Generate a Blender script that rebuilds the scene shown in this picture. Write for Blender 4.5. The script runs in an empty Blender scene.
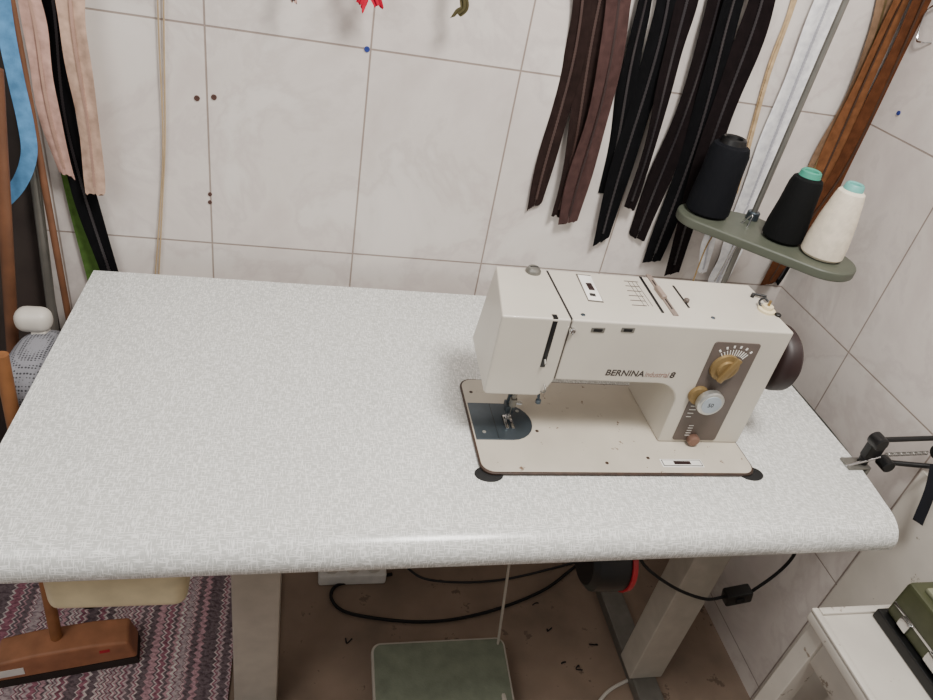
import bpy, bmesh, math, random
from mathutils import Vector, Matrix
random.seed(7)
C = bpy.context.scene
COL = C.collection
CAM = Vector((0, 0, 1.436)); F = 700.0
AX = Vector((0.9722, -0.0458, -0.2299)); AY = Vector((-0.1613, 0.5810, -0.7978)); AU = Vector((0.1701, 0.8125, 0.5576))
ZT = 0.75
YW = 1.22      # back wall
XW = 1.04      # right wall

def P(px, py, ax, val):
    v = Vector((px-466.5, 350-py, -F))
    d = Vector((v.dot(AX), v.dot(AY), v.dot(AU)))
    i = 'xyz'.index(ax)
    return CAM + d*((val-CAM[i])/d[i])

# ------------------------------------------------------------ materials
def lin(h):
    if isinstance(h, tuple): return (*h, 1)
    h = h.lstrip('#'); out = []
    for i in (0, 2, 4):
        c = int(h[i:i+2], 16)/255
        out.append(c/12.92 if c <= .04045 else ((c+.055)/1.055)**2.4)
    return (*out, 1)
_m = {}
def mat(name, col, rough=.5, metal=0, var=.12, scale=30, bump=.0, bscale=200, coat=0, chips=None, cpos=.70, cscale=45, spec=.5):
    if name in _m: return _m[name]
    m = bpy.data.materials.new(name); m.use_nodes = True
    nt = m.node_tree; b = nt.nodes['Principled BSDF']
    c = lin(col)
    tc = nt.nodes.new('ShaderNodeTexCoord')
    n = nt.nodes.new('ShaderNodeTexNoise'); n.inputs['Scale'].default_value = scale; n.inputs['Detail'].default_value = 5
    nt.links.new(tc.outputs['Object'], n.inputs['Vector'])
    r = nt.nodes.new('ShaderNodeValToRGB')
    r.color_ramp.elements[0].position = .3; r.color_ramp.elements[1].position = .7
    r.color_ramp.elements[0].color = (*[x*(1-var) for x in c[:3]], 1)
    r.color_ramp.elements[1].color = (*[min(1, x*(1+var)) for x in c[:3]], 1)
    nt.links.new(n.outputs['Fac'], r.inputs['Fac'])
    out = r.outputs['Color']
    if chips:
        n3 = nt.nodes.new('ShaderNodeTexNoise'); n3.inputs['Scale'].default_value = cscale; n3.inputs['Detail'].default_value = 6; n3.inputs['Roughness'].default_value = .7
        nt.links.new(tc.outputs['Object'], n3.inputs['Vector'])
        r3 = nt.nodes.new('ShaderNodeValToRGB'); r3.color_ramp.elements[0].position = cpos; r3.color_ramp.elements[1].position = cpos+.02
        nt.links.new(n3.outputs['Fac'], r3.inputs['Fac'])
        mx = nt.nodes.new('ShaderNodeMix'); mx.data_type = 'RGBA'
        nt.links.new(r3.outputs['Color'], mx.inputs[0]); nt.links.new(out, mx.inputs[6]); mx.inputs[7].default_value = lin(chips)
        out = mx.outputs[2]
    nt.links.new(out, b.inputs['Base Color'])
    b.inputs['Roughness'].default_value = rough; b.inputs['Metallic'].default_value = metal
    b.inputs['Specular IOR Level'].default_value = spec
    if coat: b.inputs['Coat Weight'].default_value = coat
    if bump:
        n2 = nt.nodes.new('ShaderNodeTexNoise'); n2.inputs['Scale'].default_value = bscale
        nt.links.new(tc.outputs['Object'], n2.inputs['Vector'])
        bp = nt.nodes.new('ShaderNodeBump'); bp.inputs['Strength'].default_value = bump; bp.inputs['Distance'].default_value = .001
        nt.links.new(n2.outputs['Fac'], bp.inputs['Height']); nt.links.new(bp.outputs['Normal'], b.inputs['Normal'])
    _m[name] = m
    return m

def mesh_mat():
    m = bpy.data.materials.new('perforated_mesh'); m.use_nodes = True
    nt = m.node_tree; b = nt.nodes['Principled BSDF']
    tc = nt.nodes.new('ShaderNodeTexCoord')
    v = nt.nodes.new('ShaderNodeTexVoronoi'); v.inputs['Scale'].default_value = 210; v.inputs['Randomness'].default_value = .15
    nt.links.new(tc.outputs['Object'], v.inputs['Vector'])
    r = nt.nodes.new('ShaderNodeValToRGB'); r.color_ramp.elements[0].position = .30; r.color_ramp.elements[1].position = .42
    r.color_ramp.elements[0].color = lin('#3a3a3f'); r.color_ramp.elements[1].color = lin('#8e8e94')
    nt.links.new(v.outputs['Distance'], r.inputs['Fac']); nt.links.new(r.outputs['Color'], b.inputs['Base Color'])
    b.inputs['Roughness'].default_value = .6
    return m

def tile_mat(name, axis):
    m = bpy.data.materials.new(name); m.use_nodes = True
    nt = m.node_tree; N = nt.nodes; L = nt.links; b = N['Principled BSDF']
    tc = N.new('ShaderNodeTexCoord'); sp = N.new('ShaderNodeSeparateXYZ'); cb = N.new('ShaderNodeCombineXYZ')
    L.new(tc.outputs['Object'], sp.inputs[0])
    L.new(sp.outputs['X' if axis == 'x' else 'Y'], cb.inputs[0]); L.new(sp.outputs['Z'], cb.inputs[1])
    br = N.new('ShaderNodeTexBrick'); br.offset = 0; br.squash = 1
    br.inputs['Scale'].default_value = 1; br.inputs['Brick Width'].default_value = .2562
    br.inputs['Row Height'].default_value = .3745; br.inputs['Mortar Size'].default_value = .0017
    br.inputs['Mortar Smooth'].default_value = .25; br.inputs['Bias'].default_value = 0
    br.inputs['Color1'].default_value = (.95, .95, .95, 1); br.inputs['Color2'].default_value = (1, 1, 1, 1)
    br.inputs['Mortar'].default_value = (.47, .42, .39, 1)
    L.new(cb.outputs[0], br.inputs['Vector'])
    # broad soft clouds
    w = N.new('ShaderNodeTexNoise'); w.inputs['Scale'].default_value = 5.0; w.inputs['Detail'].default_value = 6
    w.inputs['Roughness'].default_value = .60; w.inputs['Distortion'].default_value = .4
    L.new(tc.outputs['Object'], w.inputs['Vector'])
    r = N.new('ShaderNodeValToRGB'); e = r.color_ramp.elements
    e[0].position = .30; e[0].color = lin('#c7bdb8'); e[1].position = .66; e[1].color = lin('#dcd5cf')
    k = r.color_ramp.elements.new(.47); k.color = lin('#d4ccc6')
    k = r.color_ramp.elements.new(.51); k.color = lin('#cbc2bd')
    k = r.color_ramp.elements.new(.56); k.color = lin('#d7d0ca')
    L.new(w.outputs['Fac'], r.inputs['Fac'])
    mx = N.new('ShaderNodeMix'); mx.data_type = 'RGBA'; mx.blend_type = 'MULTIPLY'; mx.inputs[0].default_value = 1
    L.new(r.outputs['Color'], mx.inputs[6]); L.new(br.outputs['Color'], mx.inputs[7])
    L.new(mx.outputs[2], b.inputs['Base Color'])
    b.inputs['Roughness'].default_value = .30
    inv = N.new('ShaderNodeMath'); inv.operation = 'SUBTRACT'; inv.inputs[0].default_value = 1
    L.new(br.outputs['Fac'], inv.inputs[1])
    bp = N.new('ShaderNodeBump'); bp.inputs['Strength'].default_value = .6; bp.inputs['Distance'].default_value = .002
    L.new(inv.outputs[0], bp.inputs['Height']); L.new(bp.outputs['Normal'], b.inputs['Normal'])
    return m

def laminate():
    m = bpy.data.materials.new('fleck_laminate'); m.use_nodes = True
    nt = m.node_tree; N = nt.nodes; L = nt.links; b = N['Principled BSDF']
    tc = N.new('ShaderNodeTexCoord')
    outs = []
    for i, sc in enumerate(((100, 760, 560), (760, 115, 115))):
        mp = N.new('ShaderNodeMapping'); mp.inputs['Scale'].default_value = sc
        mp.inputs['Location'].default_value = (i*13, i*7, 0)
        n = N.new('ShaderNodeTexNoise'); n.inputs['Scale'].default_value = 1; n.inputs['Detail'].default_value = .5
        L.new(tc.outputs['Object'], mp.inputs[0]); L.new(mp.outputs[0], n.inputs['Vector'])
        r = N.new('ShaderNodeValToRGB'); r.color_ramp.elements[0].position = .53; r.color_ramp.elements[1].position = .66
        L.new(n.outputs['Fac'], r.inputs['Fac']); outs.append(r.outputs['Color'])
    mxx = N.new('ShaderNodeMath'); mxx.operation = 'MAXIMUM'
    L.new(outs[0], mxx.inputs[0]); L.new(outs[1], mxx.inputs[1])
    mx = N.new('ShaderNodeMix'); mx.data_type = 'RGBA'
    mx.inputs[6].default_value = lin('#bfc0bc'); mx.inputs[7].default_value = lin('#e9e9e6')
    L.new(mxx.outputs[0], mx.inputs[0])
    L.new(mx.outputs[2], b.inputs['Base Color'])
    b.inputs['Roughness'].default_value = .24
    return m

def rug_mat():
    m = bpy.data.materials.new('rag_weave'); m.use_nodes = True
    nt = m.node_tree; N = nt.nodes; L = nt.links; b = N['Principled BSDF']
    tc = N.new('ShaderNodeTexCoord'); sp = N.new('ShaderNodeSeparateXYZ'); L.new(tc.outputs['Object'], sp.inputs[0])
    pg = N.new('ShaderNodeMath'); pg.operation = 'PINGPONG'; pg.inputs[1].default_value = .007; L.new(sp.outputs['Y'], pg.inputs[0])
    ad = N.new('ShaderNodeMath'); ad.operation = 'ADD'; L.new(sp.outputs['X'], ad.inputs[0]); L.new(pg.outputs[0], ad.inputs[1])
    cb = N.new('ShaderNodeCombineXYZ'); L.new(ad.outputs[0], cb.inputs[0])
    n = N.new('ShaderNodeTexNoise'); n.inputs['Scale'].default_value = 23; n.inputs['Detail'].default_value = 1.5
    L.new(cb.outputs[0], n.inputs['Vector'])
    r = N.new('ShaderNodeValToRGB'); r.color_ramp.interpolation = 'CONSTANT'
    cols = ['#7d6d72', '#d2bcbe', '#a8707f', '#e2d4d1', '#7b6b70', '#cba2a9', '#e8dfda', '#9c6675', '#c4b2b4']
    e = r.color_ramp.elements; e[0].position = .3; e[0].color = lin(cols[0]); e[1].position = .36; e[1].color = lin(cols[1])
    for i, c in enumerate(cols[2:]): k = e.new(.41+i*.035); k.color = lin(c)
    L.new(n.outputs['Fac'], r.inputs['Fac'])
    mp2 = N.new('ShaderNodeMapping'); mp2.inputs['Scale'].default_value = (110, 150, 1)
    L.new(tc.outputs['Object'], mp2.inputs[0])
    n2 = N.new('ShaderNodeTexNoise'); n2.inputs['Scale'].default_value = 1
    L.new(mp2.outputs[0], n2.inputs['Vector'])
    r2 = N.new('ShaderNodeValToRGB'); r2.color_ramp.elements[0].position = .36; r2.color_ramp.elements[1].position = .56
    r2.color_ramp.elements[0].color = (.52, .49, .52, 1); r2.color_ramp.elements[1].color = (1, 1, 1, 1)
    L.new(n2.outputs['Fac'], r2.inputs['Fac'])
    mx = N.new('ShaderNodeMix'); mx.data_type = 'RGBA'; mx.blend_type = 'MULTIPLY'; mx.inputs[0].default_value = 1
    L.new(r.outputs['Color'], mx.inputs[6]); L.new(r2.outputs['Color'], mx.inputs[7]); L.new(mx.outputs[2], b.inputs['Base Color'])
    b.inputs['Roughness'].default_value = .95
    bp = N.new('ShaderNodeBump'); bp.inputs['Distance'].default_value = .004
    L.new(n2.outputs['Fac'], bp.inputs['Height']); L.new(bp.outputs['Normal'], b.inputs['Normal'])
    return m

# ------------------------------------------------------------ mesh helpers
def rad(a): return math.radians(a)
def sharp_edges(bm, ang=35):
    return [e for e in bm.edges if len(e.link_faces) == 2 and e.calc_face_angle(0) > rad(ang)]
def bev(bm, off, seg=3, ang=35):
    if off: bmesh.ops.bevel(bm, geom=sharp_edges(bm, ang), offset=off, segments=seg, profile=.5, affect='EDGES', clamp_overlap=True)
    return bm
def box(x0, x1, y0, y1, z0, z1, b=0, seg=2):
    bm = bmesh.new(); bmesh.ops.create_cube(bm, size=1)
    for v in bm.verts:
        v.co = Vector(((x0+x1)/2+v.co.x*(x1-x0), (y0+y1)/2+v.co.y*(y1-y0), (z0+z1)/2+v.co.z*(z1-z0)))
    return bev(bm, b, seg)
def tf(bm, M): bmesh.ops.transform(bm, matrix=M, verts=bm.verts); return bm
def rot(bm, c, axis, deg):
    c = Vector(c); return tf(bm, Matrix.Translation(c) @ Matrix.Rotation(rad(deg), 4, axis) @ Matrix.Translation(-c))
def join(*bms):
    a = bms[0]
    for b in bms[1:]:
        me = bpy.data.meshes.new('tmp'); b.to_mesh(me); a.from_mesh(me); bpy.data.meshes.remove(me); b.free()
    return a
def prism(pts, axis, a0, a1, b=0, seg=3):
    bm = bmesh.new()
    def mk(p, a):
        return {'x': (a, p[0], p[1]), 'y': (p[0], a, p[1]), 'z': (p[0], p[1], a)}[axis]
    A = [bm.verts.new(mk(p, a0)) for p in pts]; B = [bm.verts.new(mk(p, a1)) for p in pts]
    bm.faces.new(A); bm.faces.new(B[::-1]); n = len(pts)
    for i in range(n): bm.faces.new((A[i], B[i], B[(i+1) % n], A[(i+1) % n]))
    bmesh.ops.recalc_face_normals(bm, faces=bm.faces)
    return bev(bm, b, seg, 45)
def lathe(prof, c=(0, 0, 0), axis='z', n=32):
    bm = bmesh.new(); rings = []
    for r, z in prof:
        rings.append([bm.verts.new((r*math.cos(2*math.pi*i/n), r*math.sin(2*math.pi*i/n), z)) for i in range(n)] if r > 1e-6 else [bm.verts.new((0, 0, z))])
    for a, b in zip(rings, rings[1:]):
        for i in range(n):
            j = (i+1) % n
            if len(a) == 1 and len(b) == 1: continue
            if len(a) == 1: bm.faces.new((a[0], b[i], b[j]))
            elif len(b) == 1: bm.faces.new((a[i], a[j], b[0]))
            else: bm.faces.new((a[i], a[j], b[j], b[i]))
    if len(rings[0]) > 1: bm.faces.new(rings[0][::-1])
    if len(rings[-1]) > 1: bm.faces.new(rings[-1])
    bmesh.ops.recalc_face_normals(bm, faces=bm.faces)
    R = {'z': Matrix(), 'x': Matrix.Rotation(rad(90), 4, 'Y'), 'y': Matrix.Rotation(rad(90), 4, 'X')}[axis]
    return tf(bm, Matrix.Translation(Vector(c)) @ R)
def disc(c, r, h, axis='z', b=0.0, n=28):
    b = b or min(r, h)*.15
    return lathe([(0, 0), (r-b*.3, 0), (r, b*.3), (r, h-b), (r-b, h), (0, h)], c, axis, n)
def catmull(pts, per=8):
    pts = [Vector(p) for p in pts]
    if len(pts) < 3: return [pts[0].lerp(pts[-1], i/(per*2)) for i in range(per*2+1)]
    out = []; Q = [pts[0]*2-pts[1]]+pts+[pts[-1]*2-pts[-2]]
    for i in range(1, len(Q)-2):
        p0, p1, p2, p3 = Q[i-1:i+3]
        for k in range(per):
            t = k/per
            out.append(.5*((2*p1)+(p2-p0)*t+(2*p0-5*p1+4*p2-p3)*t*t+(3*p1-p0-3*p2+p3)*t**3))
    out.append(pts[-1]); return out
def tube(pts, r, n=10, smooth=True, per=8):
    path = catmull(pts, per) if smooth else [Vector(p) for p in pts]
    bm = bmesh.new(); rings = []; t = (path[1]-path[0]).normalized()
    u = t.cross(Vector((0, 0, 1)));
    if u.length < .1: u = t.cross(Vector((0, 1, 0)))
    u.normalize()
    for i, p in enumerate(path):
        a = path[max(0, i-1)]; b = path[min(len(path)-1, i+1)]; t = (b-a).normalized()
        u = (u-t*u.dot(t)).normalized(); w = t.cross(u)
        rings.append([bm.verts.new(p+(u*math.cos(2*math.pi*k/n)+w*math.sin(2*math.pi*k/n))*r) for k in range(n)])
    for a, b in zip(rings, rings[1:]):
        for k in range(n): bm.faces.new((a[k], a[(k+1) % n], b[(k+1) % n], b[k]))
    bm.faces.new(rings[0][::-1]); bm.faces.new(rings[-1])
    bmesh.ops.recalc_face_normals(bm, faces=bm.faces); return bm
def bar(a, b, r, n=12): return tube([a, b], r, n, smooth=False)

ORI = {}
def obj(name, bm, m, parent=None, wn=False, **props):
    if parent is None:
        xs = [v.co for v in bm.verts]
        o0 = Vector(((min(v.x for v in xs)+max(v.x for v in xs))/2, (min(v.y for v in xs)+max(v.y for v in xs))/2, min(v.z for v in xs)))
        if 'origin' in props: o0 = Vector(props.pop('origin'))
    else: o0 = ORI[parent.name]
    bmesh.ops.transform(bm, matrix=Matrix.Translation(-o0), verts=bm.verts)
    bmesh.ops.recalc_face_normals(bm, faces=bm.faces)
    for f in bm.faces: f.smooth = True
    for e in bm.edges:
        if len(e.link_faces) == 2 and e.calc_face_angle(0) > rad(38): e.smooth = False
    me = bpy.data.meshes.new(name); bm.to_mesh(me); bm.free()
    o = bpy.data.objects.new(name, me); me.materials.append(m); COL.objects.link(o)
    if parent is not None: o.parent = parent
    else: o.location = o0
    ORI[o.name] = o0
    if wn:
        w = o.modifiers.new('wn', 'WEIGHTED_NORMAL'); w.keep_sharp = True
    for k, v in props.items(): o[k] = v
    return o
def thing(name, loc, label, category, group=None):
    o = bpy.data.objects.new(name, None); COL.objects.link(o); o.location = loc; o.empty_display_size = .05
    ORI[o.name] = Vector(loc); o['label'] = label; o['category'] = category
    if group: o['group'] = group
    return o
def text_bm(s, size, extr=.0003, bold=0):
    cu = bpy.data.curves.new('t', 'FONT'); cu.body = s; cu.size = size; cu.extrude = extr; cu.align_x = 'LEFT'; cu.offset = bold
    to = bpy.data.objects.new('t', cu); COL.objects.link(to)
    bpy.context.view_layer.update()
    me = bpy.data.meshes.new_from_object(to.evaluated_get(bpy.context.evaluated_depsgraph_get()))
    bm = bmesh.new(); bm.from_mesh(me); bpy.data.meshes.remove(me)
    bpy.data.objects.remove(to); bpy.data.curves.remove(cu)
    return bm
def front_text(s, size, pos, shear=0, bold=0, width=None):   # text on a plane facing -y
    bm = text_bm(s, size, .0002, bold)
    if shear:
        for v in bm.verts: v.co.x += v.co.y*shear
    if width:
        a = min(v.co.x for v in bm.verts); b = max(v.co.x for v in bm.verts)
        for v in bm.verts: v.co.x = (v.co.x-a)*width/(b-a)
    return tf(bm, Matrix.Translation(Vector(pos)) @ Matrix.Rotation(rad(90), 4, 'X'))

# ------------------------------------------------------------ palette
M_wb = tile_mat('marble_tile_back', 'x'); M_wr = tile_mat('marble_tile_right', 'y')
M_lam = laminate(); M_rug = rug_mat()
M_floor = mat('brown_vinyl', '#8a7767', .6, var=.25, scale=7, bump=.2, chips='#6f5e50', cpos=.62, cscale=14)
M_mach = mat('cream_enamel', '#c1bbaf', .36, var=.06, scale=8, coat=.15, chips='#8e7e6a', cpos=.70, cscale=60)
M_mach2 = mat('cream_enamel_bed', '#bbb3a5', .38, var=.08, scale=12, chips='#6d5644', cpos=.65, cscale=55)
M_brown = mat('worn_brown_rim', '#38271d', .5, var=.4, scale=60)
M_panel = mat('taupe_panel', '#5a504a', .4)
M_gold = mat('gold_anodised', '#8c754d', .42, .5)
M_silver = mat('satin_silver', '#c0c0bb', .3, .8)
M_chrome = mat('chrome', '#d0d0d0', .18, 1)
M_steel = mat('dark_steel', '#4d565d', .35, .7, var=.15)
M_pewter = mat('pewter', '#7d7b75', .4, .6)
M_black = mat('black_plastic', '#0a0a0b', .4)
M_line = mat('seam_dark', '#1d1a19', .7)
M_seam = mat('seam_grey', '#5a534c', .7)
M_letter = mat('brown_grey_print', '#3a312e', .6)
M_rubber = mat('black_rubber', '#070708', .7)
M_maroon = mat('maroon_plastic', '#231211', .5)
M_white = mat('white_print', '#e2e0da', .5)
M_red = mat('red_plastic', '#b0202c', .4)
M_redtx = mat('faded_red_print', '#8b6a61', .6)
M_blueg = mat('blue_grey_face', '#9fa9b1', .45)
M_olive = mat('olive_enamel', '#53574b', .45, var=.08)
M_leg = mat('grey_beige_paint', '#b3aca0', .45, var=.08)
M_wpaint = mat('white_gloss_paint', '#cdc7bd', .42, var=.07, scale=14, chips='#938779', cpos=.65, cscale=25)
M_cream = mat('cream_plastic', '#d8caa6', .4)
M_wood = mat('tan_wood', '#8a5c38', .55, var=.2, scale=25)
M_wood2 = mat('red_brown_wood', '#a06c4c', .55, var=.22, scale=25)
M_dwood = mat('dark_brown_wood', '#2e2521', .7, var=.25, scale=15)
M_pole = mat('pole_brown', '#6a452e', .6, var=.25, scale=20)
M_mesh = mesh_mat()

# ------------------------------------------------------------ setting
def struct(name, bm, m, origin): return obj(name, bm, m, origin=origin, kind='structure')
struct('wall_back', box(-1.5, XW+.05, YW, YW+.05, 0, 2.5), M_wb, (-.168, YW, .797))
struct('wall_right', box(XW, XW+.05, -1.4, YW, 0, 2.5), M_wr, (XW, .968, .797))
struct('floor', box(-1.5, XW, -1.4, YW, -.05, 0), M_floor, (0, 0, 0))

# ------------------------------------------------------------ table
T = thing('sewing_table', (.27, .87, 0), 'long sewing table with light grey flecked laminate top and rounded front edge', 'table')
def table_top():
    x0, x1, yb, zt, zb = -.362, .906, 1.173, ZT, .706
    def prof(yf):
        return [(yb, zt), (.80, zt), (.70, zt), (yf+.042, zt), (yf+.032, zt-.0006), (yf+.023, zt-.0024), (yf+.0150, zt-.0056), (yf+.0085, zt-.0100), (yf+.0040, zt-.0155), (yf+.0012, zt-.0215), (yf, zt-.028), (yf+.0006, zb+.004), (yf+.003, zb), (yb, zb)]
    xs = [x0, x0+.0015, x0+.2, .1, .35, .6, .8, .88, x1-.0015, x1-.0004, x1]
    bm = bmesh.new(); R = []
    for x in xs:
        yf = .547+.018*(x-x0)/(x1-x0)
        if x > x1-.002: yf += {x1-.0015: 0, x1-.0004: .0003, x1: .0012}[x]
        k = max(0, (x-.8)/(x1-.8))
        R.append([bm.verts.new((x-k*.023*min(1, max(0, (.74-y)/.17)), y, z)) for y, z in prof(yf)])
    n = len(R[0])
    for a, b in zip(R, R[1:]):
        for i in range(n): bm.faces.new((a[i], b[i], b[(i+1) % n], a[(i+1) % n]))
    bm.faces.new(R[0]); bm.faces.new(R[-1][::-1])
    return bm
obj('table_top', table_top(), M_lam, T)
for (cx, cy, s) in ((.2670, .676, 1), (.684, .680, -1)):
    pts = []
    for i in range(24):
        a = 2*math.pi*i/24
        pts.append((cx-.002*s+.021*math.cos(a), cy+.003+.015*math.sin(a)))
    obj('hinge_cushion', prism(pts, 'z', ZT-.0005, ZT+.0014, .0005), M_rubber, T, label='black rubber corner cushion beside the machine bed')
for x in (-.055, .785):
    obj('leg', box(x-.04, x+.04, .76, .82, .03, .706, .004), M_leg, T, wn=True)
    obj('foot', box(x-.032, x+.028, .60, 1.1, .0, .03, .006), M_pewter, T, wn=True)
D = thing('drawer_tray', (-.27, .68, .60), 'cream plastic pull-out tray slung under the left of the table', 'tray')
dx0 = P(42, 600, 'y', .585).x; dx1 = P(186, 600, 'y', .585).x
obj('tray_body', box(dx0, dx1, .585, .86, .598, .692, .016, 4), M_cream, D, wn=True)
obj('runner', box(dx0-.006, dx0+.014, .60, .84, .6925, .7055, .002), M_leg, D)
obj('runner', box(dx1-.014, dx1+.006, .60, .84, .6925, .7055, .002), M_leg, D)
obj('front_lip', box(dx0+.01, dx1-.01, .578, .584, .680, .688, .002), M_cream, D)

# ------------------------------------------------------------ sewing machine
S = thing('sewing_machine', (.47, .79, ZT), 'cream flatbed sewing machine with taupe control panel and dark handwheel set in table', 'sewing machine')
def rrect(x0, x1, y0, y1, r, n=6):
    pts = []
    for cx, cy, a0 in ((x1-r, y1-r, 0), (x0+r, y1-r, 90), (x0+r, y0+r, 180), (x1-r, y0+r, 270)):
        for i in range(n+1):
            a = rad(a0+90*i/n); pts.append((cx+r*math.cos(a), cy+r*math.sin(a)))
    return pts
BT = ZT+.006
obj('bed_rim', prism(rrect(.2530, .6935, .6755, .8915, .020), 'z', ZT+.0015, ZT+.0052, .001), M_brown, S, label='worn brown metal rim of the bed')
obj('bed', prism(rrect(.2557, .6912, .6790, .889, .019), 'z', ZT+.0046, BT, .0006), M_mach2, S)
f = .746; bk = .884; top = ZT+.222
def shear(bm):
    for v in bm.verts:
        if v.co.x < .30: v.co.x += .020*(v.co.y-f)/(bk-f)*(1-(v.co.x-.2525)/.05)*(.35+.65*min(1, max(0, (v.co.z-ZT-.09)/.13)))
    return bm
fc = [(.2525, ZT+.094), (.2525, top), (.3503, top), (.3503, ZT+.120), (.344, ZT+.104), (.334, ZT+.090), (.256, ZT+.090)]
obj('face_cover', shear(prism(fc, 'y', f, bk, .0032)), M_mach, S, wn=True)
arm = [(.3512, ZT+.120), (.3512, top), (.694, top), (.694, BT), (.552, BT), (.552, ZT+.080)]
for i in range(1, 7):
    a = rad(90*i/6); arm.append((.552-.04+.04*math.cos(a), ZT+.080+.04*math.sin(a)))
obj('arm', prism(arm, 'y', f, bk, .0032), M_mach, S, wn=True)
obj('seam_line', box(.3492, .3520, f+.003, bk-.004, top-.003, top-.0003), M_line, S)
obj('seam_line', box(.3499, .3515, f+.0008, f+.003, ZT+.122, top-.004), M_seam, S)
xs_ = P(550, 340, 'y', f).x
obj('take_up_slot', box(xs_-.0035, xs_+.0035, f-.0006, f+.001, ZT+.142, top-.0040, .0003), M_black, S)
obj('take_up_slot', box(xs_-.0035, xs_+.0035, f+.0008, f+.010, top-.0024, top+.0006), M_black, S)
obj('take_up_lever', bar((xs_, f-.002, ZT+.156), (xs_, f-.007, ZT+.152), .0015), M_pewter, S)
p = P(572, 330, 'y', f-.001); obj('cover_stud', disc((p.x, f, p.z), .0042, .006, 'y'), M_chrome, S)
obj('thread_hook', tube([(p.x, f-.005, p.z), (p.x+.001, f-.006, p.z-.004), (p.x+.002, f-.002, p.z-.007)], .001), M_chrome, S)
def topbox(px0, py0, px1, py1, w, h, m, name, z=top, **k):
    a = P(px0, py0, 'z', z); b = P(px1, py1, 'z', z)
    d = (b-a); L = d.length; c = (a+b)/2; ang = math.degrees(math.atan2(d.y, d.x))
    bm = box(c.x-L/2, c.x+L/2, c.y-w/2, c.y+w/2, z-.001, z+h, min(h, w)*.2, 1)
    return obj(name, rot(bm, c, 'Z', ang), m, S, **k)
p = P(533, 272, 'z', top); kb = obj('pressure_knob', lathe([(0, 0), (.0115, 0), (.0115, .004), (.0100, .006), (.0085, .0085), (.004, .0095), (0, .0095)], (p.x, p.y, top-.0005)), M_pewter, S, label='small grey round knob on the top left')
obj('knob_slot', box(p.x-.006, p.x+.006, p.y-.0008, p.y+.0008, top+.0085, top+.0095), M_line, kb)
topbox(583, 275, 596, 302, .023, .0010, M_seam, 'dial_border')
topbox(584, 276, 595.5, 301, .021, .0013, M_white, 'dial_plate')
topbox(588, 284, 592, 291, .009, .0022, M_maroon, 'dial_window')
topbox(592, 294, 593, 297, .009, .0016, M_line, 'dial_scale')
for i in range(6):
    a = P(624+i*1.6, 281+i*4.8, 'z', top); obj('scale_mark', box(a.x, a.x+.023, a.y-.0009, a.y+.0009, top-.001, top+.0004), M_panel, S)
for dx in (.006, .0125, .019):
    a = P(624, 281, 'z', top); b = P(632, 305, 'z', top)
    obj('scale_line', box(a.x+dx-.0003, a.x+dx+.0003, b.y, a.y, top-.001, top+.0005), M_panel, S)
topbox(640, 277, 663, 313, .0040, .0012, M_black, 'lever_slot')
topbox(648, 275, 676, 316, .0085, .0015, mat('slot_taupe', '#7d6f66', .5), 'lever_track')
topbox(652, 281, 672, 310, .0024, .0020, M_black, 'track_groove')
topbox(656, 289, 664, 300, .008, .007, mat('taupe_lever', '#8c7b70', .45), 'length_lever')
topbox(673, 286, 689, 308, .0030, .0012, M_black, 'lever_slot')
p = P(686, 302, 'z', top); obj('slot_knob', disc((p.x, p.y, top-.0005), .004, .006), M_panel, S)
for (px, py) in ((713, 318), (583, 315)):
    p = P(px, py, 'z', top); obj('screw', disc((p.x, p.y, top-.0008), .0032, .002), M_steel, S)
p = P(766, 311, 'z', top)
w = obj('bobbin_winder', lathe([(0, 0), (.013, 0), (.013, .004), (.008, .005), (.008, .010), (0, .010)], (p.x, p.y, top-.0005)), M_cream, S)
obj('winder_spindle', bar((p.x, p.y, top+.009), (p.x, p.y, top+.018), .002), M_gold, w)
obj('winder_finger', tube([(p.x-.006, p.y+.004, top+.002), (p.x-.007, p.y+.014, top+.008), (p.x+.002, p.y+.018, top+.012), (p.x+.006, p.y+.012, top+.010)], .0017), M_black, w)
obj('winder_screw', disc((p.x+.013, p.y-.012, top-.0005), .0048, .004), M_black, S)
p = P(752, 297, 'z', top); obj('tension_post', disc((p.x, p.y, top-.0005), .003, .006), M_black, S)
obj('winder_lever', bar((p.x+.002, p.y+.006, top+.003), (p.x+.020, p.y-.006, top+.006), .002), M_black, S)
for px in (598, 628):
    p = P(px, 330, 'y', f); q = obj('slot_window', box(p.x-.010, p.x+.010, f-.0008, f+.001, p.z-.004, p.z+.004, .0008), M_pewter, S)
    obj('window_core', box(p.x-.0065, p.x+.006, f-.0014, f, p.z-.0022, p.z+.0022), M_black, q)
# lettering on the arm
a = P(605, 375, 'y', f); b = P(644, 375, 'y', f); c_ = P(669, 376, 'y', f); d_ = P(677, 376, 'y', f)
obj('lettering', front_text('BERNINA', .0145, (a.x, f-.0002, a.z), .12, .00025, b.x-a.x), M_letter, S, label='bold dark maker lettering on the arm')
obj('lettering', front_text('industrial', .0135, (b.x+.0018, f-.0002, a.z), .05, 0, c_.x-b.x-.003), M_redtx, S, label='faded reddish lettering beside the maker name')
obj('lettering', front_text('8', .0145, (c_.x+.001, f-.0002, a.z), .12, .0004, .0082), M_letter, S, label='bold dark numeral after the faded lettering')
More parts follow.
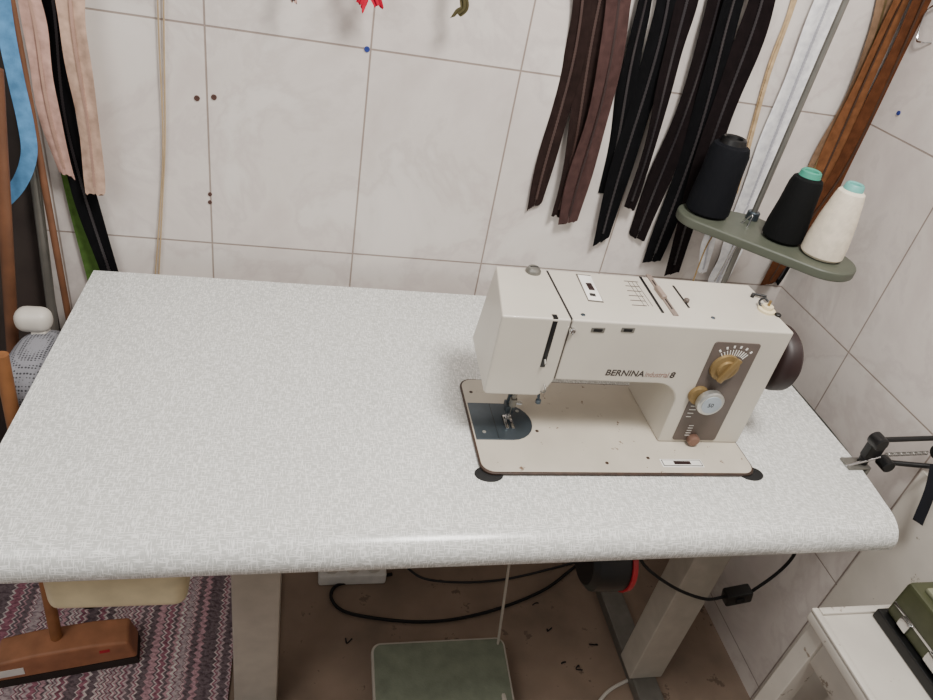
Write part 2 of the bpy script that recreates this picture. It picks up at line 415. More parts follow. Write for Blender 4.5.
# control panel
px0, px1, pz0, pz1 = .574, .649, ZT+.012, ZT+.2
cp = obj('control_panel', prism(rrect(px0, px1, pz0, pz1, .005), 'y', f-.0014, f+.001, .0004), M_panel, S)
for i in range(-5, 6):
    c = (.6125, ZT+.152)
    bmk = box(-.0006, .0006, f-.0020, f-.0013, .026, .036)
    tf(bmk, Matrix.Translation((c[0], 0, c[1])) @ Matrix.Rotation(rad(i*7.5), 4, 'Y'))
    obj('tick', bmk, M_white, cp)
    if i % 2:
        bmk = box(-.0014, .0014, f-.0020, f-.0013, .0395, .0435)
        tf(bmk, Matrix.Translation((c[0], 0, c[1])) @ Matrix.Rotation(rad(i*7.5), 4, 'Y')); obj('scale_dot', bmk, M_white, cp)
for i in range(5):
    obj('tick', box(.580, .588+.0015*i, f-.002, f-.0013, ZT+.060+i*.007, ZT+.0611+i*.007), M_white, cp)
    obj('tick', box(.592, .600, f-.002, f-.0013, ZT+.022+i*.005, ZT+.0231+i*.005), M_white, cp)
p = P(727, 371, 'y', f-.012); k1 = obj('length_dial', lathe([(0, 0), (.0215, 0), (.0228, .002), (.022, .006), (.015, .008), (.014, .012), (.0, .012)], (p.x, f-.001, p.z), 'y'), M_gold, S, label='gold stitch length dial with lever')
obj('dial_pointer', rot(box(p.x-.0045, p.x+.0045, f-.018, f-.012, p.z-.020, p.z+.025, .0015), (p.x, f, p.z), 'Y', 25), M_gold, k1)
p = P(699, 396, 'y', f-.006); obj('width_dial', lathe([(0, 0), (.0155, 0), (.016, .002), (.015, .007), (0, .008)], (p.x, f-.001, p.z), 'y'), M_gold, S, label='smaller gold dial half hidden behind silver dial')
p = P(710, 403, 'y', f-.016); k2 = obj('tension_dial', lathe([(0, 0), (.0195, 0), (.0212, .002), (.0212, .010), (.019, .012), (0, .012)], (p.x, f-.009, p.z), 'y'), M_silver, S, label='silver round dial on the control panel')
obj('dial_face', disc((p.x, f-.021, p.z), .0155, .0008, 'y'), M_blueg, k2)
obj('dial_digits', front_text('50', .010, (p.x-.0065, f-.0219, p.z-.0035)), M_line, k2)
obj('shaft', disc((p.x, f-.001, p.z), .006, .009, 'y'), M_steel, k2)
p = P(693, 440, 'y', f-.006); obj('drop_feed_button', lathe([(0, 0), (.009, 0), (.010, .002), (.0095, .009), (.007, .011), (0, .011)], (p.x, f-.001, p.z), 'y'), mat('pinkish_brass', '#86685a', .4, .4), S)
# handwheel
hw = (.697, .794, ZT+.146)
h = obj('handwheel', lathe([(0, 0), (.026, 0), (.028, .006), (.042, .010), (.049, .014), (.053, .022), (.053, .036), (.048, .042), (.042, .043), (.038, .038), (.026, .036), (0, .036)], hw, 'x', 48), M_maroon, S)
obj('wheel_hub', lathe([(0, .032), (.018, .032), (.018, .046), (.015, .050), (0, .050)], hw, 'x'), M_silver, h)
# needle plate, presser, needle bar
def plate_pts(x0, xr, y0, y1):
    r = (y1-y0)/2; pts = [(x0, y0)]
    for i in range(13):
        a = rad(-90+180*i/12); pts.append((xr-r*.95+r*.95*math.cos(a), (y0+y1)/2+r*math.sin(a)))
    pts.append((x0, y1)); return pts
npl = obj('needle_plate', prism(plate_pts(.2575, .353, .744, .828), 'z', BT-.0005, BT+.0012, .0004), M_steel, S)
obj('plate_seam', box(.292, .2926, .745, .827, BT+.001, BT+.0015), M_black, npl)
for k in range(3): obj('feed_slot', box(.306+k*.0055, .3085+k*.0055, .776, .798, BT+.001, BT+.0016), M_black, npl)
obj('plate_screw', disc((.272, .760, BT+.001), .0028, .001), M_silver, npl)
obj('plate_screw', disc((.335, .810, BT+.001), .0028, .001), M_silver, npl)
nx, ny = .314, .784
obj('needle_bar', join(bar((nx, ny, ZT+.050), (nx, ny, ZT+.090), .0033), disc((nx, ny, ZT+.040), .0055, .014), bar((nx, ny, ZT+.012), (nx, ny, ZT+.042), .0007)), M_pewter, S)
obj('needle_clamp_screw', bar((nx, ny, ZT+.046), (nx+.013, ny-.002, ZT+.046), .0028), M_chrome, S)
pf = obj('presser_bar', join(bar((nx, ny+.017, ZT+.022), (nx, ny+.017, ZT+.090), .0038), box(nx-.006, nx+.006, ny+.004, ny+.022, ZT+.020, ZT+.034, .001)), M_steel, S)
obj('presser_foot', join(box(nx-.007, nx-.002, ny-.018, ny+.010, ZT+.0078, ZT+.0105, .0008), box(nx+.002, nx+.007, ny-.018, ny+.010, ZT+.0078, ZT+.0105, .0008), box(nx-.007, nx+.007, ny+.002, ny+.012, ZT+.0078, ZT+.011, .0008), box(nx-.003, nx+.003, ny+.006, ny+.014, ZT+.010, ZT+.024, .001)), M_chrome, pf)
obj('thread_guide', tube([(.337, f-.002, ZT+.112), (.338, f-.008, ZT+.108), (.337, f-.008, ZT+.103), (.334, f-.003, ZT+.101)], .0012), M_pewter, S)
obj('needle_threader', join(bar((.335, f+.006, ZT+.096), (.337, f+.002, ZT+.080), .002), disc((.337, f+.002, ZT+.076), .004, .006)), M_steel, S)
obj('head_collar', disc((nx, ny, ZT+.082), .008, .009), M_steel, S)
obj('head_collar', disc((nx, ny+.018, ZT+.082), .008, .009), M_steel, S)
a = P(661, 463, 'z', BT); b = P(702, 463, 'z', BT)
bd = obj('badge_plate', box(a.x, b.x, a.y-.009, a.y+.008, BT-.0003, BT+.0008, .0003), M_white, S)
obj('badge_rim', box(a.x+.002, b.x-.002, a.y-.007, a.y+.006, BT+.0007, BT+.0011), M_line, bd)
obj('badge_field', box(a.x+.0032, b.x-.0032, a.y-.0058, a.y+.0048, BT+.001, BT+.0014), M_white, bd)
obj('badge_window', box((a.x+b.x)/2-.014, (a.x+b.x)/2+.014, a.y-.004, a.y+.003, BT+.0013, BT+.0018), M_maroon, bd)
for (px, py) in ((537, 431), (648, 458), (471, 392), (607, 463)):
    p = P(px, py, 'z', BT); obj('screw', disc((p.x, p.y, BT-.0004), .0028, .0008), M_brown, S)

# ------------------------------------------------------------ thread stand
TS = thing('thread_stand', (.825, 1.125, ZT), 'grey green thread stand tray on a steel rod behind the sewing machine', 'thread stand')
zt = .986
c1, c2_, c3 = (.733, 1.135), (.841, 1.044), (.888, .988)
def hull(pts):
    pts = sorted(set(pts)); 
    def half(ps):
        h = []
        for p in ps:
            while len(h) >= 2 and (h[-1][0]-h[-2][0])*(p[1]-h[-2][1])-(h[-1][1]-h[-2][1])*(p[0]-h[-2][0]) <= 0: h.pop()
            h.append(p)
        return h
    a = half(pts); b = half(pts[::-1]); return a[:-1]+b[:-1]
pp = []
for (cx, cy), r in (((.728, 1.126), .052), ((.888, .984), .062), ((.835, 1.043), .064), ((.825, 1.125), .026)):
    for i in range(36): pp.append((round(cx+r*math.cos(i*math.pi/18), 5), round(cy+r*math.sin(i*math.pi/18), 5)))
obj('spool_tray', prism(hull(pp), 'z', zt-.018, zt, .004), M_olive, TS, wn=True)
obj('rod', bar((.825, 1.125, ZT+.008), (.825, 1.125, 1.60), .0055, 16), M_pewter, TS)
obj('rod_base', lathe([(0, 0), (.030, 0), (.030, .004), (.012, .008), (.012, .020), (0, .020)], (.825, 1.125, ZT)), M_olive, TS)
obj('clamp_collar', disc((.825, 1.125, zt), .012, .016), M_steel, TS)
for (cx, cy) in (c1, c2_, c3):
    obj('spool_pin', disc((cx, cy, zt-.0005), .003, .12), M_chrome, TS)
obj('guide_wire', tube([(.79, 1.10, zt), (.80, 1.09, zt+.02), (.79, 1.085, zt-.03), (.78, 1.08, zt-.10)], .0014), M_chrome, TS)
obj('guide_wire', tube([(.765, 1.06, zt-.01), (.76, 1.055, zt-.05), (.75, 1.05, zt-.10)], .0014), M_chrome, TS)
obj('guide_wire', tube([(.735, 1.085, zt-.012), (.725, 1.08, zt-.05), (.72, 1.07, zt-.12)], .0014), M_gold, TS)
def thread_mat(name, col):
    m = mat(name, col, .85, var=.1, scale=80, spec=.25)
    nt = m.node_tree; wv = nt.nodes.new('ShaderNodeTexWave'); wv.bands_direction = 'Z'; wv.inputs['Scale'].default_value = 160; wv.inputs['Distortion'].default_value = 1.5
    tc = nt.nodes.new('ShaderNodeTexCoord'); nt.links.new(tc.outputs['Object'], wv.inputs['Vector'])
    bp = nt.nodes.new('ShaderNodeBump'); bp.inputs['Strength'].default_value = .6; bp.inputs['Distance'].default_value = .0008
    nt.links.new(wv.outputs['Fac'], bp.inputs['Height']); nt.links.new(bp.outputs['Normal'], nt.nodes['Principled BSDF'].inputs['Normal'])
    return m
def cone(c, H, mt, mc, label, R=.037, r=.021):
    o = thing('thread_cone', (c[0], c[1], zt), label, 'thread cone', 'cones of sewing thread on the stand')
    obj('wound_thread', lathe([(.0045, .002), (R-.004, .002), (R, .007), (R*.99, .03), (max(R*.86, r*1.2), H*.55), (r*1.18, H*.85), (r*1.05, H-.008), (r*.8, H-.004), (.0045, H-.004)], (c[0], c[1], zt), n=40), mt, o)
    obj('core_base', lathe([(.0042, 0), (R*.7, 0), (R*.7, .0019), (.0042, .0019)], (c[0], c[1], zt+.0002), n=40), mc, o)
    obj('core_rim', lathe([(.0042, H-.005), (r*.80, H-.005), (r*.72, H+.005), (r*.62, H+.007), (r*.5, H+.005), (r*.45, H-.003), (.0042, H-.003)], (c[0], c[1], zt), n=32), mc, o)
M_teal = mat('teal_plastic', '#3f947e', .45); M_teal2 = mat('pale_teal_plastic', '#68ada5', .45)
cone(c1, .138, thread_mat('navy_thread', '#05070e'), M_black, 'navy black thread cone at the left end of the thread stand', R=.041, r=.031)
cone(c2_, .124, thread_mat('black_thread', '#040506'), M_teal, 'black thread cone with green top in the middle of the stand', R=.036, r=.024)
cone(c3, .128, thread_mat('cream_thread', '#e4d8c4'), M_teal2, 'cream white thread cone with pale teal top', R=.0365)

# ------------------------------------------------------------ zips
def ribbon(path, normals, a, b, t, fold=0, wob=None, jit=0, curl=0, ph=0, cut=0, wfull=1, n=7):
    bm = bmesh.new(); R = []; L = len(path)
    jj = [random.uniform(-jit, jit) for _ in range(n)]
    for i, (p, nn) in enumerate(zip(path, normals)):
        q = path[max(0, i-1)]; s = path[min(L-1, i+1)]; tg = (s-q).normalized()
        u = tg.cross(nn).normalized(); n2 = u.cross(tg).normalized()
        sc = wob(i) if wob else 1
        fo = fold*(.6+.8*math.sin(i/L*7+ph)) if curl else fold
        mids = [(a+(b-a)*k/(n-1))*sc for k in range(n)]
        off = [tg*((jj[k]+cut*mids[k]/wfull) if (i == L-1) else 0) for k in range(n)]
        rip = [(.0012*math.sin(mids[k]/wfull*7+i*.16+ph) if curl else 0) for k in range(n)]
        row = [p+u*x+n2*(t/2+fo*abs(x)+rr)+o_ for x, o_, rr in zip(mids, off, rip)]+[p+u*x+n2*(-t/2+fo*abs(x)+rr)+o_ for x, o_, rr in zip(mids[::-1], off[::-1], rip[::-1])]
        R.append([bm.verts.new(v) for v in row])
    m_ = 2*n
    for r0, r1 in zip(R, R[1:]):
        for k in range(m_): bm.faces.new((r0[k], r0[(k+1) % m_], r1[(k+1) % m_], r1[k]))
    bm.faces.new(R[0]); bm.faces.new(R[-1][::-1])
    bmesh.ops.recalc_face_normals(bm, faces=bm.faces); return bm
_zn = 0
def zipper(pts, w, mt, mteeth, label, y=1.212, group='zips hanging on the tiled wall', twist=0, name='zipper', fold=.05, plane='y', cat='zip', sway=.004, cut=None):
    global _zn; _zn += 1
    P3 = []
    for q in pts:
        yy = q[2] if len(q) > 2 else y
        P3.append(P(q[0], q[1], plane, yy))
    path = catmull(P3, 16)
    nrm = []; L = len(path); ph = _zn*1.7
    for i in range(L): path[i] = path[i]+Vector((sway*math.sin(ph*2+i/L*8), 0, 0))
    base = Vector((0, -1, 0)) if plane == 'y' else Vector((-1, 0, 0))
    for i in range(L):
        a = twist*math.sin(ph+i/L*5)
        nrm.append(Matrix.Rotation(rad(a), 3, 'Z') @ base)
    e = path[-1]
    root = thing(name, e, label, cat, group)
    tap = lambda i: 1-.22*max(0, (i/L-.72)/.28)**2
    wob = lambda i: (1-.12*math.sin(i/L*9+ph)**2)*tap(i)
    ct = (.022*math.sin(ph)) if cut is None else cut
    obj('tape', ribbon(path, nrm, -w/2, -.0003, .0007, fold, wob, .0028, 1, ph, ct, w), mt, root)
    obj('tape', ribbon(path, nrm, .0003, w/2, .0007, fold, wob, .0028, 1, ph, ct, w), mt, root)
    fine = []; fn = []
    for i in range(L-2):
        for j in range(4): fine.append(path[i].lerp(path[i+1], j/4)); fn.append(nrm[i])
    fine = [p_+n_*.0010 for p_, n_ in zip(fine, fn)]
    obj('teeth', ribbon(fine, fn, -.0026, .0026, .0022, 0, lambda i: 1.0 if i % 2 else .6, n=3), mteeth, root)
    return root
def cloth(n, c): return mat(n, c, .95, var=.25, scale=60, bump=.6, bscale=900, spec=.10)
Zbrn = cloth('dark_brown_tape', '#271c1a'); Zbr2 = cloth('brown_tape', '#453230'); Zblk = cloth('black_tape', '#0b0b0d'); Zblb = cloth('brown_black_tape', '#150f10')
Zwht = cloth('white_tape', '#f2f2f8'); Zcrm = cloth('cream_tape', '#b89f7c'); Zorg = cloth('rust_tape', '#54321f'); Zor2 = cloth('light_rust_tape', '#70492f'); Ztan = cloth('tan_tape', '#7c634e')
Zpnk = cloth('pink_beige_tape', '#b9968a'); Zpk2 = cloth('beige_tape', '#bb9d8a'); Zblu = cloth('blue_tape', '#5586b0'); Zred = cloth('red_tape', '#b81a36'); Zolv = cloth('olive_tape', '#4c4630'); Zgrn = cloth('green_tape', '#4e6a34')
Mbrass = mat('brass_teeth', '#8c7a58', .4, .7); Tblk = mat('black_teeth', '#2b2729', .38); Tbrn = mat('brown_teeth', '#44332f', .4); Twht = mat('white_teeth', '#b9b9c2', .4)
Tbr2 = mat('mid_brown_teeth', '#2f2120', .4)
Trus = mat('rust_teeth', '#3a2416', .45); Tpnk = mat('pink_teeth', '#a98879', .45)
zipper([(590, -60), (582, 10), (562, 100), (536, 207)], .036, Zbrn, Tbrn, 'narrow dark brown zip, leftmost of the dark cluster', 1.213, twist=28)
zipper([(606, -60), (598, 10), (580, 120), (555, 216)], .038, Zbrn, Tbrn, 'dark brown zip, second from left in the dark cluster', 1.207, twist=25)
zipper([(629, -60), (617, 10), (596, 120), (569, 223)], .050, Zbr2, Tbr2, 'wide mid brown zip beside the darker brown ones', 1.199, twist=14, cut=.01)
zipper([(652, -60), (642, 20), (625, 100), (605, 192)], .036, Zblk, Tblk, 'short narrow black zip right of the mid brown zip', 1.213, twist=28)
zipper([(678, -60), (665, 10), (637, 120), (601, 242)], .045, Zblk, Tblk, 'wide black zip with pointed end hanging lower than the brown zips', 1.205, twist=16, cut=.03)
zipper([(698, -60), (684, 20), (658, 110), (629, 208)], .036, Zblb, Tblk, 'brownish black zip lying beside the pointed black one', 1.196, twist=26)
zipper([(732, -60), (714, 10), (680, 130), (636, 238)], .050, Zblb, Tblk, 'wide brownish black zip ending level with the pointed one', 1.212, twist=16)
zipper([(752, -60), (733, 10), (698, 130), (652, 262)], .045, Zblk, Tblk, 'long black zip just left of the longest one', 1.205, twist=20)
zipper([(775, -60), (754, 20), (714, 140), (670, 274)], .050, Zblb, Tblk, 'longest brownish black zip ending just above the machine', 1.196, twist=15)
zipper([(812, -60), (793, 10), (764, 80), (738, 190)], .012, Zcrm, Zcrm, 'thin cream tape left of the white zip', 1.216)
zipper([(850, -60), (824, 10), (784, 115), (742, 216)], .058, Zwht, Twht, 'long white zip ending at the thread stand tray', 1.210, twist=4, fold=.0, sway=.002)
zipper([(748, 205), (733, 242), (716, 288)], .048, Zwht, Twht, 'white zip end hanging below the middle of the tray', 1.208, twist=6, fold=0)
zipper([(724, 195), (714, 230), (700, 272)], .030, Zwht, Twht, 'short white zip end under the left of the tray', 1.200, twist=6, fold=0)
zipper([(900, -40), (880, 20), (848, 100), (812, 176)], .036, Ztan, Mbrass, 'tan zip with metal teeth right of the steel rod', 1.213, twist=16)
zipper([(924, -50), (898, 5), (862, 90), (824, 170), (790, 232)], .044, Zor2, Trus, 'light rust zip beside the tan zip', 1.206, twist=16)
zipper([(948, -50), (920, 10), (882, 90), (840, 175), (800, 235), (768, 284)], .048, Zorg, Trus, 'dark rust zip nearest the wall corner', 1.197, twist=12)
zipper([(828, 200), (800, 240), (775, 282)], .035, Zblk, Tblk, 'short black zip end below the tray by the corner', 1.212, twist=10)
zipper([(18, -60), (27, 0), (44, 80), (67, 175)], .032, Zpnk, Tpnk, 'pinkish beige zip nearest the left edge', 1.190, twist=20)
zipper([(64, -60), (73, 0), (81, 90), (96, 194)], .040, Zpk2, Tpnk, 'beige zip with frayed end above the table corner', 1.182, twist=18, cut=.01)
zipper([(42, -60), (51, 0), (62, 100), (86, 190), (112, 282)], .038, Zblk, Tblk, 'long black zip behind the beige ones at left', 1.202, twist=18)
zipper([(361, -50), (362, 6)], .018, Zred, Zred, 'left bright red zip end at the top edge', 1.165)
zipper([(376, -50), (377, 7)], .018, Zred, Zred, 'right bright red zip end at the top edge', 1.165)
zipper([(468, -50), (463, 0), (459, 15)], .014, Zolv, Zolv, 'thin olive zip end at the top edge', 1.165)
zipper([(296, -50), (291, 2)], .012, Zpnk, Tblk, 'tiny pink zip end at the top edge', 1.165)
def band(name, pts, w, m, label, cat, y, twist=0, plane='y'):
    path = catmull([P(q[0], q[1], plane, q[2] if len(q) > 2 else y) for q in pts], 12); L = len(path)
    base = Vector((0, -1, 0)) if plane == 'y' else Vector((-1, 0, 0))
    nr = [Matrix.Rotation(rad(twist*math.sin(i/L*5)), 3, 'Z') @ base for i in range(L)]
    o = obj(name, ribbon(path, nr, -w/2, w/2, .0008, .05, None, .003), m); o['label'] = label; o['category'] = cat; return o
band('fabric_band', [(-4, -40), (6, 30), (16, 80), (26, 125), (29, 155), (20, 182), (2, 203), (-18, 216)], .022, Zblu, 'light blue fabric band curling at the far left', 'ribbon', 1.155, 30)
band('fabric_strip', [(70, 170), (80, 215), (97, 282)], .030, Zgrn, 'dull green fabric strip beside the long black zip', 'ribbon', 1.214)

# cream cord on wall
for px_, lb in (((156, 159, 163, 160, 154), 'left strand of the cream cord hanging down the left tiles'), ((163, 164, 165, 162, 158), 'right strand of the cream cord hanging down the left tiles')):
    pc = [P(x, y, 'y', 1.214) for x, y in zip(px_, (-50, 40, 140, 210, 290))]
    o = obj('hanging_cord', tube(pc, .0013, 8), mat('cream_cord', '#a89170', .8)); o['label'] = lb; o['category'] = 'cord'; o['group'] = 'cream cord strands'
# wall plugs
M_plugr = mat('brown_plug', '#4d332c', .6); M_plugb = mat('blue_plug', '#22347c', .6)
for px, py, m, lb in ((197, 98, M_plugr, 'left of the two brown screw holes high on the tiles'), (214, 97, M_plugr, 'right of the two brown screw holes high on the tiles'),
                      (210, 194, M_plugr, 'upper of the two small holes near the tile joint'), (210, 202, M_plugr, 'lower of the two small holes near the tile joint'),
                      (367, 49, M_plugb, 'blue wall plug at a tile corner')):
    p = P(px, py, 'y', YW); r = .0045 if py < 120 else .0035
    o = obj('wall_plug', lathe([(0, 0), (r, 0), (r, .0015), (r*.45, .0015), (r*.4, .0008), (0, .0008)], (p.x, YW, p.z), 'y', 20), m); o['label'] = lb; o['category'] = 'wall plug'
p = P(899, 113, 'x', XW)
o = obj('wall_plug', disc((p.x-.002, p.y, p.z), .004, .002, 'x'), M_plugb); o['label'] = 'blue wall plug on the right wall near the corner'; o['category'] = 'wall plug'
a = P(917, 38, 'x', XW-.008); b = P(926, 12, 'x', XW-.008); c = P(940, 2, 'x', XW-.008); d = P(932, 42, 'x', XW-.0015)
o = obj('wire_hook', tube([d, (d+a)/2+Vector((-.004, 0, -.004)), a, b, c], .0015, 8), M_chrome); o['label'] = 'thin steel wire hook at the top of the right wall'; o['category'] = 'hook'

# ------------------------------------------------------------ left side things
o = obj('wooden_board', box(-.80, P(33, 200, 'y', 1.2).x, 1.196, 1.219, 0, 1.30, .003), M_dwood); o['label'] = 'dark brown board standing against the wall at far left'; o['category'] = 'board'
def stick(name, pa, pb, y0, y1, r, m, lb, cat):
    a = P(pa[0], pa[1], 'y', y0); b = P(pb[0], pb[1], 'y', y1); d = (b-a); a0 = a-d*(a.z/d.z); b0 = b+d.normalized()*.12
    a0.y = y0; o = obj(name, bar(tuple(a0), tuple(b0), r, 14), m); o['label'] = lb; o['category'] = cat
stick('wooden_stick', (66, 312), (14, 20), 1.160, 1.172, .0055, M_pole, 'thin brown stick standing at the table corner', 'stick')
stick('wooden_pole', (10, 330), (0, 150), 1.12, 1.13, .010, M_pole, 'thicker brown wooden pole at the left edge', 'pole')
stick('metal_pole', (49, 300), (36, 190), 1.176, 1.182, .008, M_pewter, 'grey metal pole between the brown stick and the dark board', 'pole')
IB = thing('pressing_pad', (-.418, 1.03, 0), 'rounded grey mesh covered pressing pad beside the left table edge', 'pressing pad')
pad = bmesh.new(); bmesh.ops.create_uvsphere(pad, u_segments=40, v_segments=24, radius=1)
for v in pad.verts:
    q = v.co; e_ = .78
    sg = lambda t: math.copysign(abs(t)**e_, t)
    v.co = Vector((-.416+.050*sg(q.x), 1.020+.085*sg(q.y), .635+.058*sg(q.z)))
obj('padded_cover', pad, M_mesh, IB)
obj('stand_post', bar((-.418, 1.03, .010), (-.418, 1.03, .585), .010), M_dwood, IB)
obj('stand_foot', disc((-.418, 1.03, .0085), .024, .006), M_dwood, IB)
p = P(34, 315, 'y', 1.075)
obj('end_bracket', box(p.x-.028, p.x+.028, 1.05, 1.09, p.z-.026, p.z+.016, .018, 5), M_wpaint, IB, wn=True, label='white plastic bracket above the pad')
obj('bracket_neck', box(p.x-.004, p.x+.020, 1.055, 1.08, .670, p.z-.02, .004), M_wpaint, IB, wn=True)

# ------------------------------------------------------------ floor level
o = obj('rag_rug', box(-1.05, -.11, .45, 1.15, .0002, .008, .002), M_rug); o['label'] = 'pink and purple striped woven rag rug under the table'; o['category'] = 'rug'
bc = Vector((-.420, .885, .008))
BR = thing('floor_broom', bc, 'wooden floor brush with tan handle standing on the rug', 'broom')
blk = prism([(-.125, .022), (-.112, .076), (-.05, .084), (.05, .084), (.112, .076), (.125, .022)], 'y', -.030, .030, .006)
br = prism([(-.126, .0), (-.123, .022), (.123, .022), (.126, .0)], 'y', -.029, .029)
Mx = Matrix.Translation(bc) @ Matrix.Rotation(rad(9), 4, 'Z')
obj('brush_block', tf(blk, Mx), M_wood2, BR, wn=True)
obj('bristles', tf(br, Mx), mat('dark_bristle', '#2b211c', .9, bump=1, bscale=600), BR, kind='stuff')
sk = box(-.112, -.070, -.0313, -.0302, .036, .056); obj('sticker', tf(sk, Mx), M_white, BR)
sk = box(.060, .078, -.0313, -.0302, .058, .066); obj('paint_mark', tf(sk, Mx), M_red, BR)
h0 = Mx @ Vector((-.015, .005, .082)); h1 = P(4, 372, 'y', .93); h1 = h0+(h1-h0)*1.05
obj('handle', bar(h0, h1, .0105, 14), M_wood, BR)
PD = thing('foot_pedal', (.318, .73, 0), 'grey green foot pedal plate with pale rim under the machine', 'pedal')
Mp = Matrix.Translation((0, .85, .075)) @ Matrix.Rotation(rad(8), 4, 'X') @ Matrix.Translation((0, -.85, -.075))
obj('pedal_rim', tf(prism(rrect(.172, .464, .60, .852, .02), 'z', .060, .074, .003), Mp), M_leg, PD, wn=True)
obj('pedal_mat', tf(prism(rrect(.177, .459, .605, .847, .016), 'z', .0735, .0765, .001), Mp), mat('ribbed_green_rubber', '#737a68', .7, var=.15, scale=40, bump=.5, bscale=300), PD)
obj('axle_lug', box(.19, .20, .715, .745, .0, .060, .002), M_leg, PD); obj('axle_lug', box(.436, .446, .715, .745, .0, .060, .002), M_leg, PD)
obj('pull_rod', bar((.447, .835, .076), (.374, .835, .69), .003), M_leg, PD)
MO = thing('machine_motor', (.485, .66, .52), 'black motor with red stripe slung under the table', 'motor')
mz = .578
obj('motor_housing', lathe([(0, -.036), (.040, -.036), (.050, -.028), (.052, 0), (.050, .028), (.040, .036), (0, .036)], (.488, .665, mz), 'x'), M_black, MO)
obj('red_band', lathe([(.045, .024), (.0535, .024), (.0520, .033), (.045, .036)], (.488, .665, mz), 'x'), M_red, MO)
obj('mount_bracket', box(.465, .515, .635, .695, .618, .7055, .003), M_black, MO)
def cab(name, pts, r, m, label, par=None):
    o = obj(name, tube(pts, r, 8), m, par)
    if par is None: o['label'] = label; o['category'] = 'cable'
    return o
SW = thing('inline_switch', P(737, 596, 'y', .70), 'black inline switch box hanging on its cable at right', 'switch')
c = P(737, 595, 'y', .70)
obj('switch_box', rot(box(c.x-.026, c.x+.026, c.y-.012, c.y+.012, c.z-.015, c.z+.015, .004), c, 'Y', -14), M_black, SW, wn=True)
obj('rocker', rot(box(c.x-.008, c.x+.008, c.y-.016, c.y-.011, c.z-.006, c.z+.006, .002), c, 'Y', -14), M_rubber, SW)
obj('cord', tube([P(636, 543, 'y', .70), P(645, 566, 'y', .70), P(675, 588, 'y', .70), P(705, 599, 'y', .70), c+Vector((-.024, 0, -.004))], .003, 8), M_rubber, SW)
obj('cord', tube([c+Vector((.024, 0, .004)), P(775, 575, 'y', .70), P(792, 558, 'y', .70), P(800, 540, 'y', .70)], .003, 8), M_rubber, SW)
def fz(px, py, z=.006): return P(px, py, 'z', z)
cab('power_cable', [fz(392, 574), fz(360, 580), fz(336, 586), fz(332, 600), fz(352, 614), fz(420, 622), fz(480, 614), fz(540, 592), fz(576, 566)], .0040, M_rubber, 'black cable looping over the floor under the table')
cab('thin_cable', [fz(400, 562, .016), fz(430, 580, .016), fz(500, 580, .004), fz(585, 560, .004)], .003, mat('grey_cable', '#2b2a2b', .6), 'thinner dark cable crossing the loop toward the right leg')
cab('white_cable', [fz(596, 706, .005), fz(610, 690, .005), fz(634, 678, .005), fz(652, 676, .005)], .004, M_wpaint, 'short white cable on the floor by the right leg')
c = fz(352, 584, 0)
PS = thing('power_strip', c, 'white power strip on the floor behind the pedal', 'power strip')
obj('strip_body', box(c.x-.080, c.x+.080, c.y-.004, c.y+.046, 0, .035, .006), M_white, PS, wn=True)
for k in (-.05, 0, .05): obj('socket', disc((c.x+k, c.y+.021, .0345), .018, .002), M_wpaint, PS)
M_scrap = mat('dark_scrap', '#141318', .9)
for i, (px, py, lb) in enumerate(((566, 662, 'largest dark thread scrap right of the pedal'), (551, 628, 'tiny dark thread scrap above the others'), (577, 668, 'dark scrap just beside the largest one'), (594, 646, 'small dark scrap nearest the right foot of the table'), (536, 605, 'dark scrap farthest back under the table'), (350, 640, 'dark scrap left of the pedal corner'))):
    c = fz(px, py, .002)
    q = [c+Vector((random.uniform(-.012, .012), random.uniform(-.008, .008), 0)) for _ in range(4)]
    o = obj('thread_scrap', tube(q, .0015, 6), M_scrap); o['label'] = lb; o['category'] = 'scrap'; o['group'] = 'thread scraps on the floor'

# ------------------------------------------------------------ right side: white stand and olive case
o = obj('leaning_board', box(1.026, 1.0385, .05, .700, 0, .745, .002), M_wpaint); o['label'] = 'white painted board standing against the right wall below the lamp'; o['category'] = 'board'
SD = thing('side_table', (.92, .34, 0), 'low white painted side table against the right wall', 'side table')
obj('top', box(.818, 1.025, .10, .568, .540, .560, .004), M_wpaint, SD, wn=True)
obj('top_border', box(.818, .830, .10, .568, .560, .566, .002), M_wpaint, SD)
obj('top_border', box(.831, 1.025, .556, .568, .560, .566, .002), M_wpaint, SD)
for x in (.840, 1.002):
    for y in (.125, .542): obj('leg', box(x-.017, x+.017, y-.017, y+.017, 0, .54, .003), M_wpaint, SD, wn=True)
obj('apron', box(.857, .985, .536, .552, .48, .54, .002), M_wpaint, SD)
obj('apron', box(.829, .845, .142, .525, .48, .54, .002), M_wpaint, SD)
obj('stretcher', box(.832, .846, .142, .525, .20, .235, .002), M_wpaint, SD)
obj('stretcher', box(.857, .985, .538, .550, .20, .235, .002), M_wpaint, SD)
M_grn = mat('olive_green_enamel', '#43462f', .45, var=.2)
CS = thing('metal_case', (.97, .42, .5605), 'olive green metal case with black base on the white side table', 'case')
obj('base', box(.924, 1.022, .20, .553, .5605, .580, .003), M_black, CS, wn=True)
obj('body', box(.934, 1.020, .205, .549, .580, .655, .008), M_grn, CS, wn=True)
obj('chrome_strip', box(.9325, .935, .21, .543, .606, .611, .0005), M_chrome, CS)
obj('lid_panel', box(.948, 1.010, .25, .530, .6545, .663, .003), mat('pale_olive', '#7d7f68', .5), CS, wn=True)
obj('latch', box(.928, .9345, .42, .46, .588, .608, .002), M_chrome, CS)
obj('latch', box(.928, .9345, .50, .52, .588, .608, .002), M_chrome, CS)
obj('handle', tube([(.978, .36, .662), (.978, .37, .679), (.978, .47, .679), (.978, .48, .662)], .005), M_brown, CS)

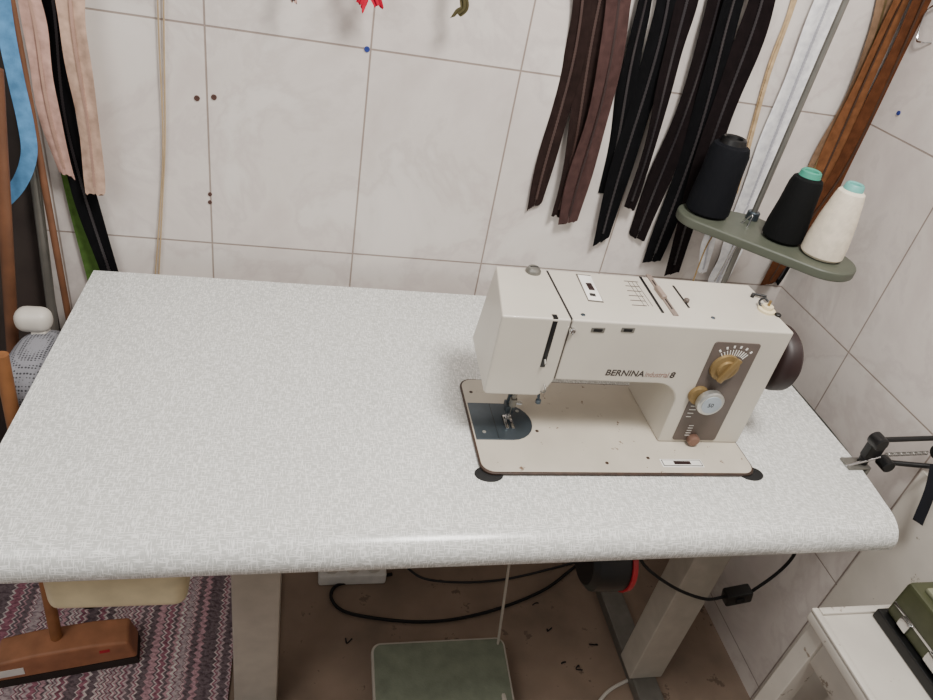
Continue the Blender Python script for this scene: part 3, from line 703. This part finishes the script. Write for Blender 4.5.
# ------------------------------------------------------------ lamp arm
LA = thing('lamp_arm', (.905, .705, ZT), 'black jointed lamp arm clamped to the right table edge', 'lamp arm')
obj('clamp_jaw', box(.872, .914, .692, .718, ZT+.0005, ZT+.005, .001), M_pewter, LA)
obj('clamp_back', box(.9068, .914, .692, .718, .686, ZT+.0005, .001), M_pewter, LA)
obj('clamp_foot', box(.880, .907, .692, .718, .684, .690, .001), M_pewter, LA)
obj('clamp_screw', join(bar((.893, .706, .66), (.893, .706, .7045), .004), disc((.893, .706, .652), .011, .008)), M_steel, LA)
obj('pivot', disc((.905, .706, ZT+.005), .008, .013), M_black, LA)
obj('pivot_block', box(.896, .926, .699, .713, ZT+.018, ZT+.050, .003), M_black, LA, wn=True)
j = [P(877, 440, 'y', .697), P(884, 462, 'y', .697)]
e1 = P(938, 438, 'x', 1.018); e2 = P(938, 467, 'x', 1.018)
obj('joint', disc((j[0].x, .704, j[0].z), .012, .021, 'y'), M_black, LA)
obj('joint', disc((j[1].x, .704, j[1].z), .011, .021, 'y'), M_black, LA)
obj('arm_bar', bar(j[0], e1, .0044), M_black, LA); obj('arm_bar', bar(j[1], e2, .0044), M_black, LA)
sp = []
A = j[0].lerp(j[1], .5)+Vector((.004, -.008, 0)); B = (e1+e2)/2
for i in range(140):
    t = i/139; a = i*1.1; sp.append(A.lerp(B, t*.8)+Vector((0, math.cos(a)*.003, math.sin(a)*.003)))
obj('spring', tube(sp, .0007, 5, smooth=False), M_pewter, LA)
obj('elbow', disc((B.x-.004, B.y, B.z), .012, .008, 'x'), M_black, LA)
obj('clamp_lever', bar(P(846, 466, 'y', .70), P(880, 457, 'y', .70), .0025), M_chrome, LA)
band('dark_strap', [(936, 466, 1.0), (930, 492, 1.0), (918, 522, 1.0)], .020, mat('dark_navy_cloth', '#14161f', .9), 'dark cloth strap hanging below the lamp arm', 'strap', 1.0, plane='x')

# ------------------------------------------------------------ camera, light
cd = bpy.data.cameras.new('camera'); cam = bpy.data.objects.new('camera', cd); COL.objects.link(cam)
R = Matrix(((AX.x, AX.y, AX.z), (AY.x, AY.y, AY.z), (AU.x, AU.y, AU.z)))
cam.matrix_world = Matrix.Translation(CAM) @ R.to_4x4()
cd.sensor_width = 36; cd.lens = 36*F/933; cd.clip_start = .02
C.camera = cam
def area(loc, target, size, power, col):
    l = bpy.data.lights.new('area', 'AREA'); l.size = size; l.energy = power; l.color = col
    o = bpy.data.objects.new('area', l); COL.objects.link(o); o.location = loc
    o.rotation_euler = (Vector(target)-Vector(loc)).to_track_quat('-Z', 'Y').to_euler(); return o
area((.50, .30, 2.25), (.1, .9, .75), .34, 33, (1, .965, .92))
area((-.9, -.1, 2.1), (.0, 1.1, .8), .8, 13, (1, .96, .92))
w = bpy.data.worlds.new('world'); C.world = w; w.use_nodes = True
w.node_tree.nodes['Background'].inputs[0].default_value = (.93, .90, .87, 1); w.node_tree.nodes['Background'].inputs[1].default_value = .32
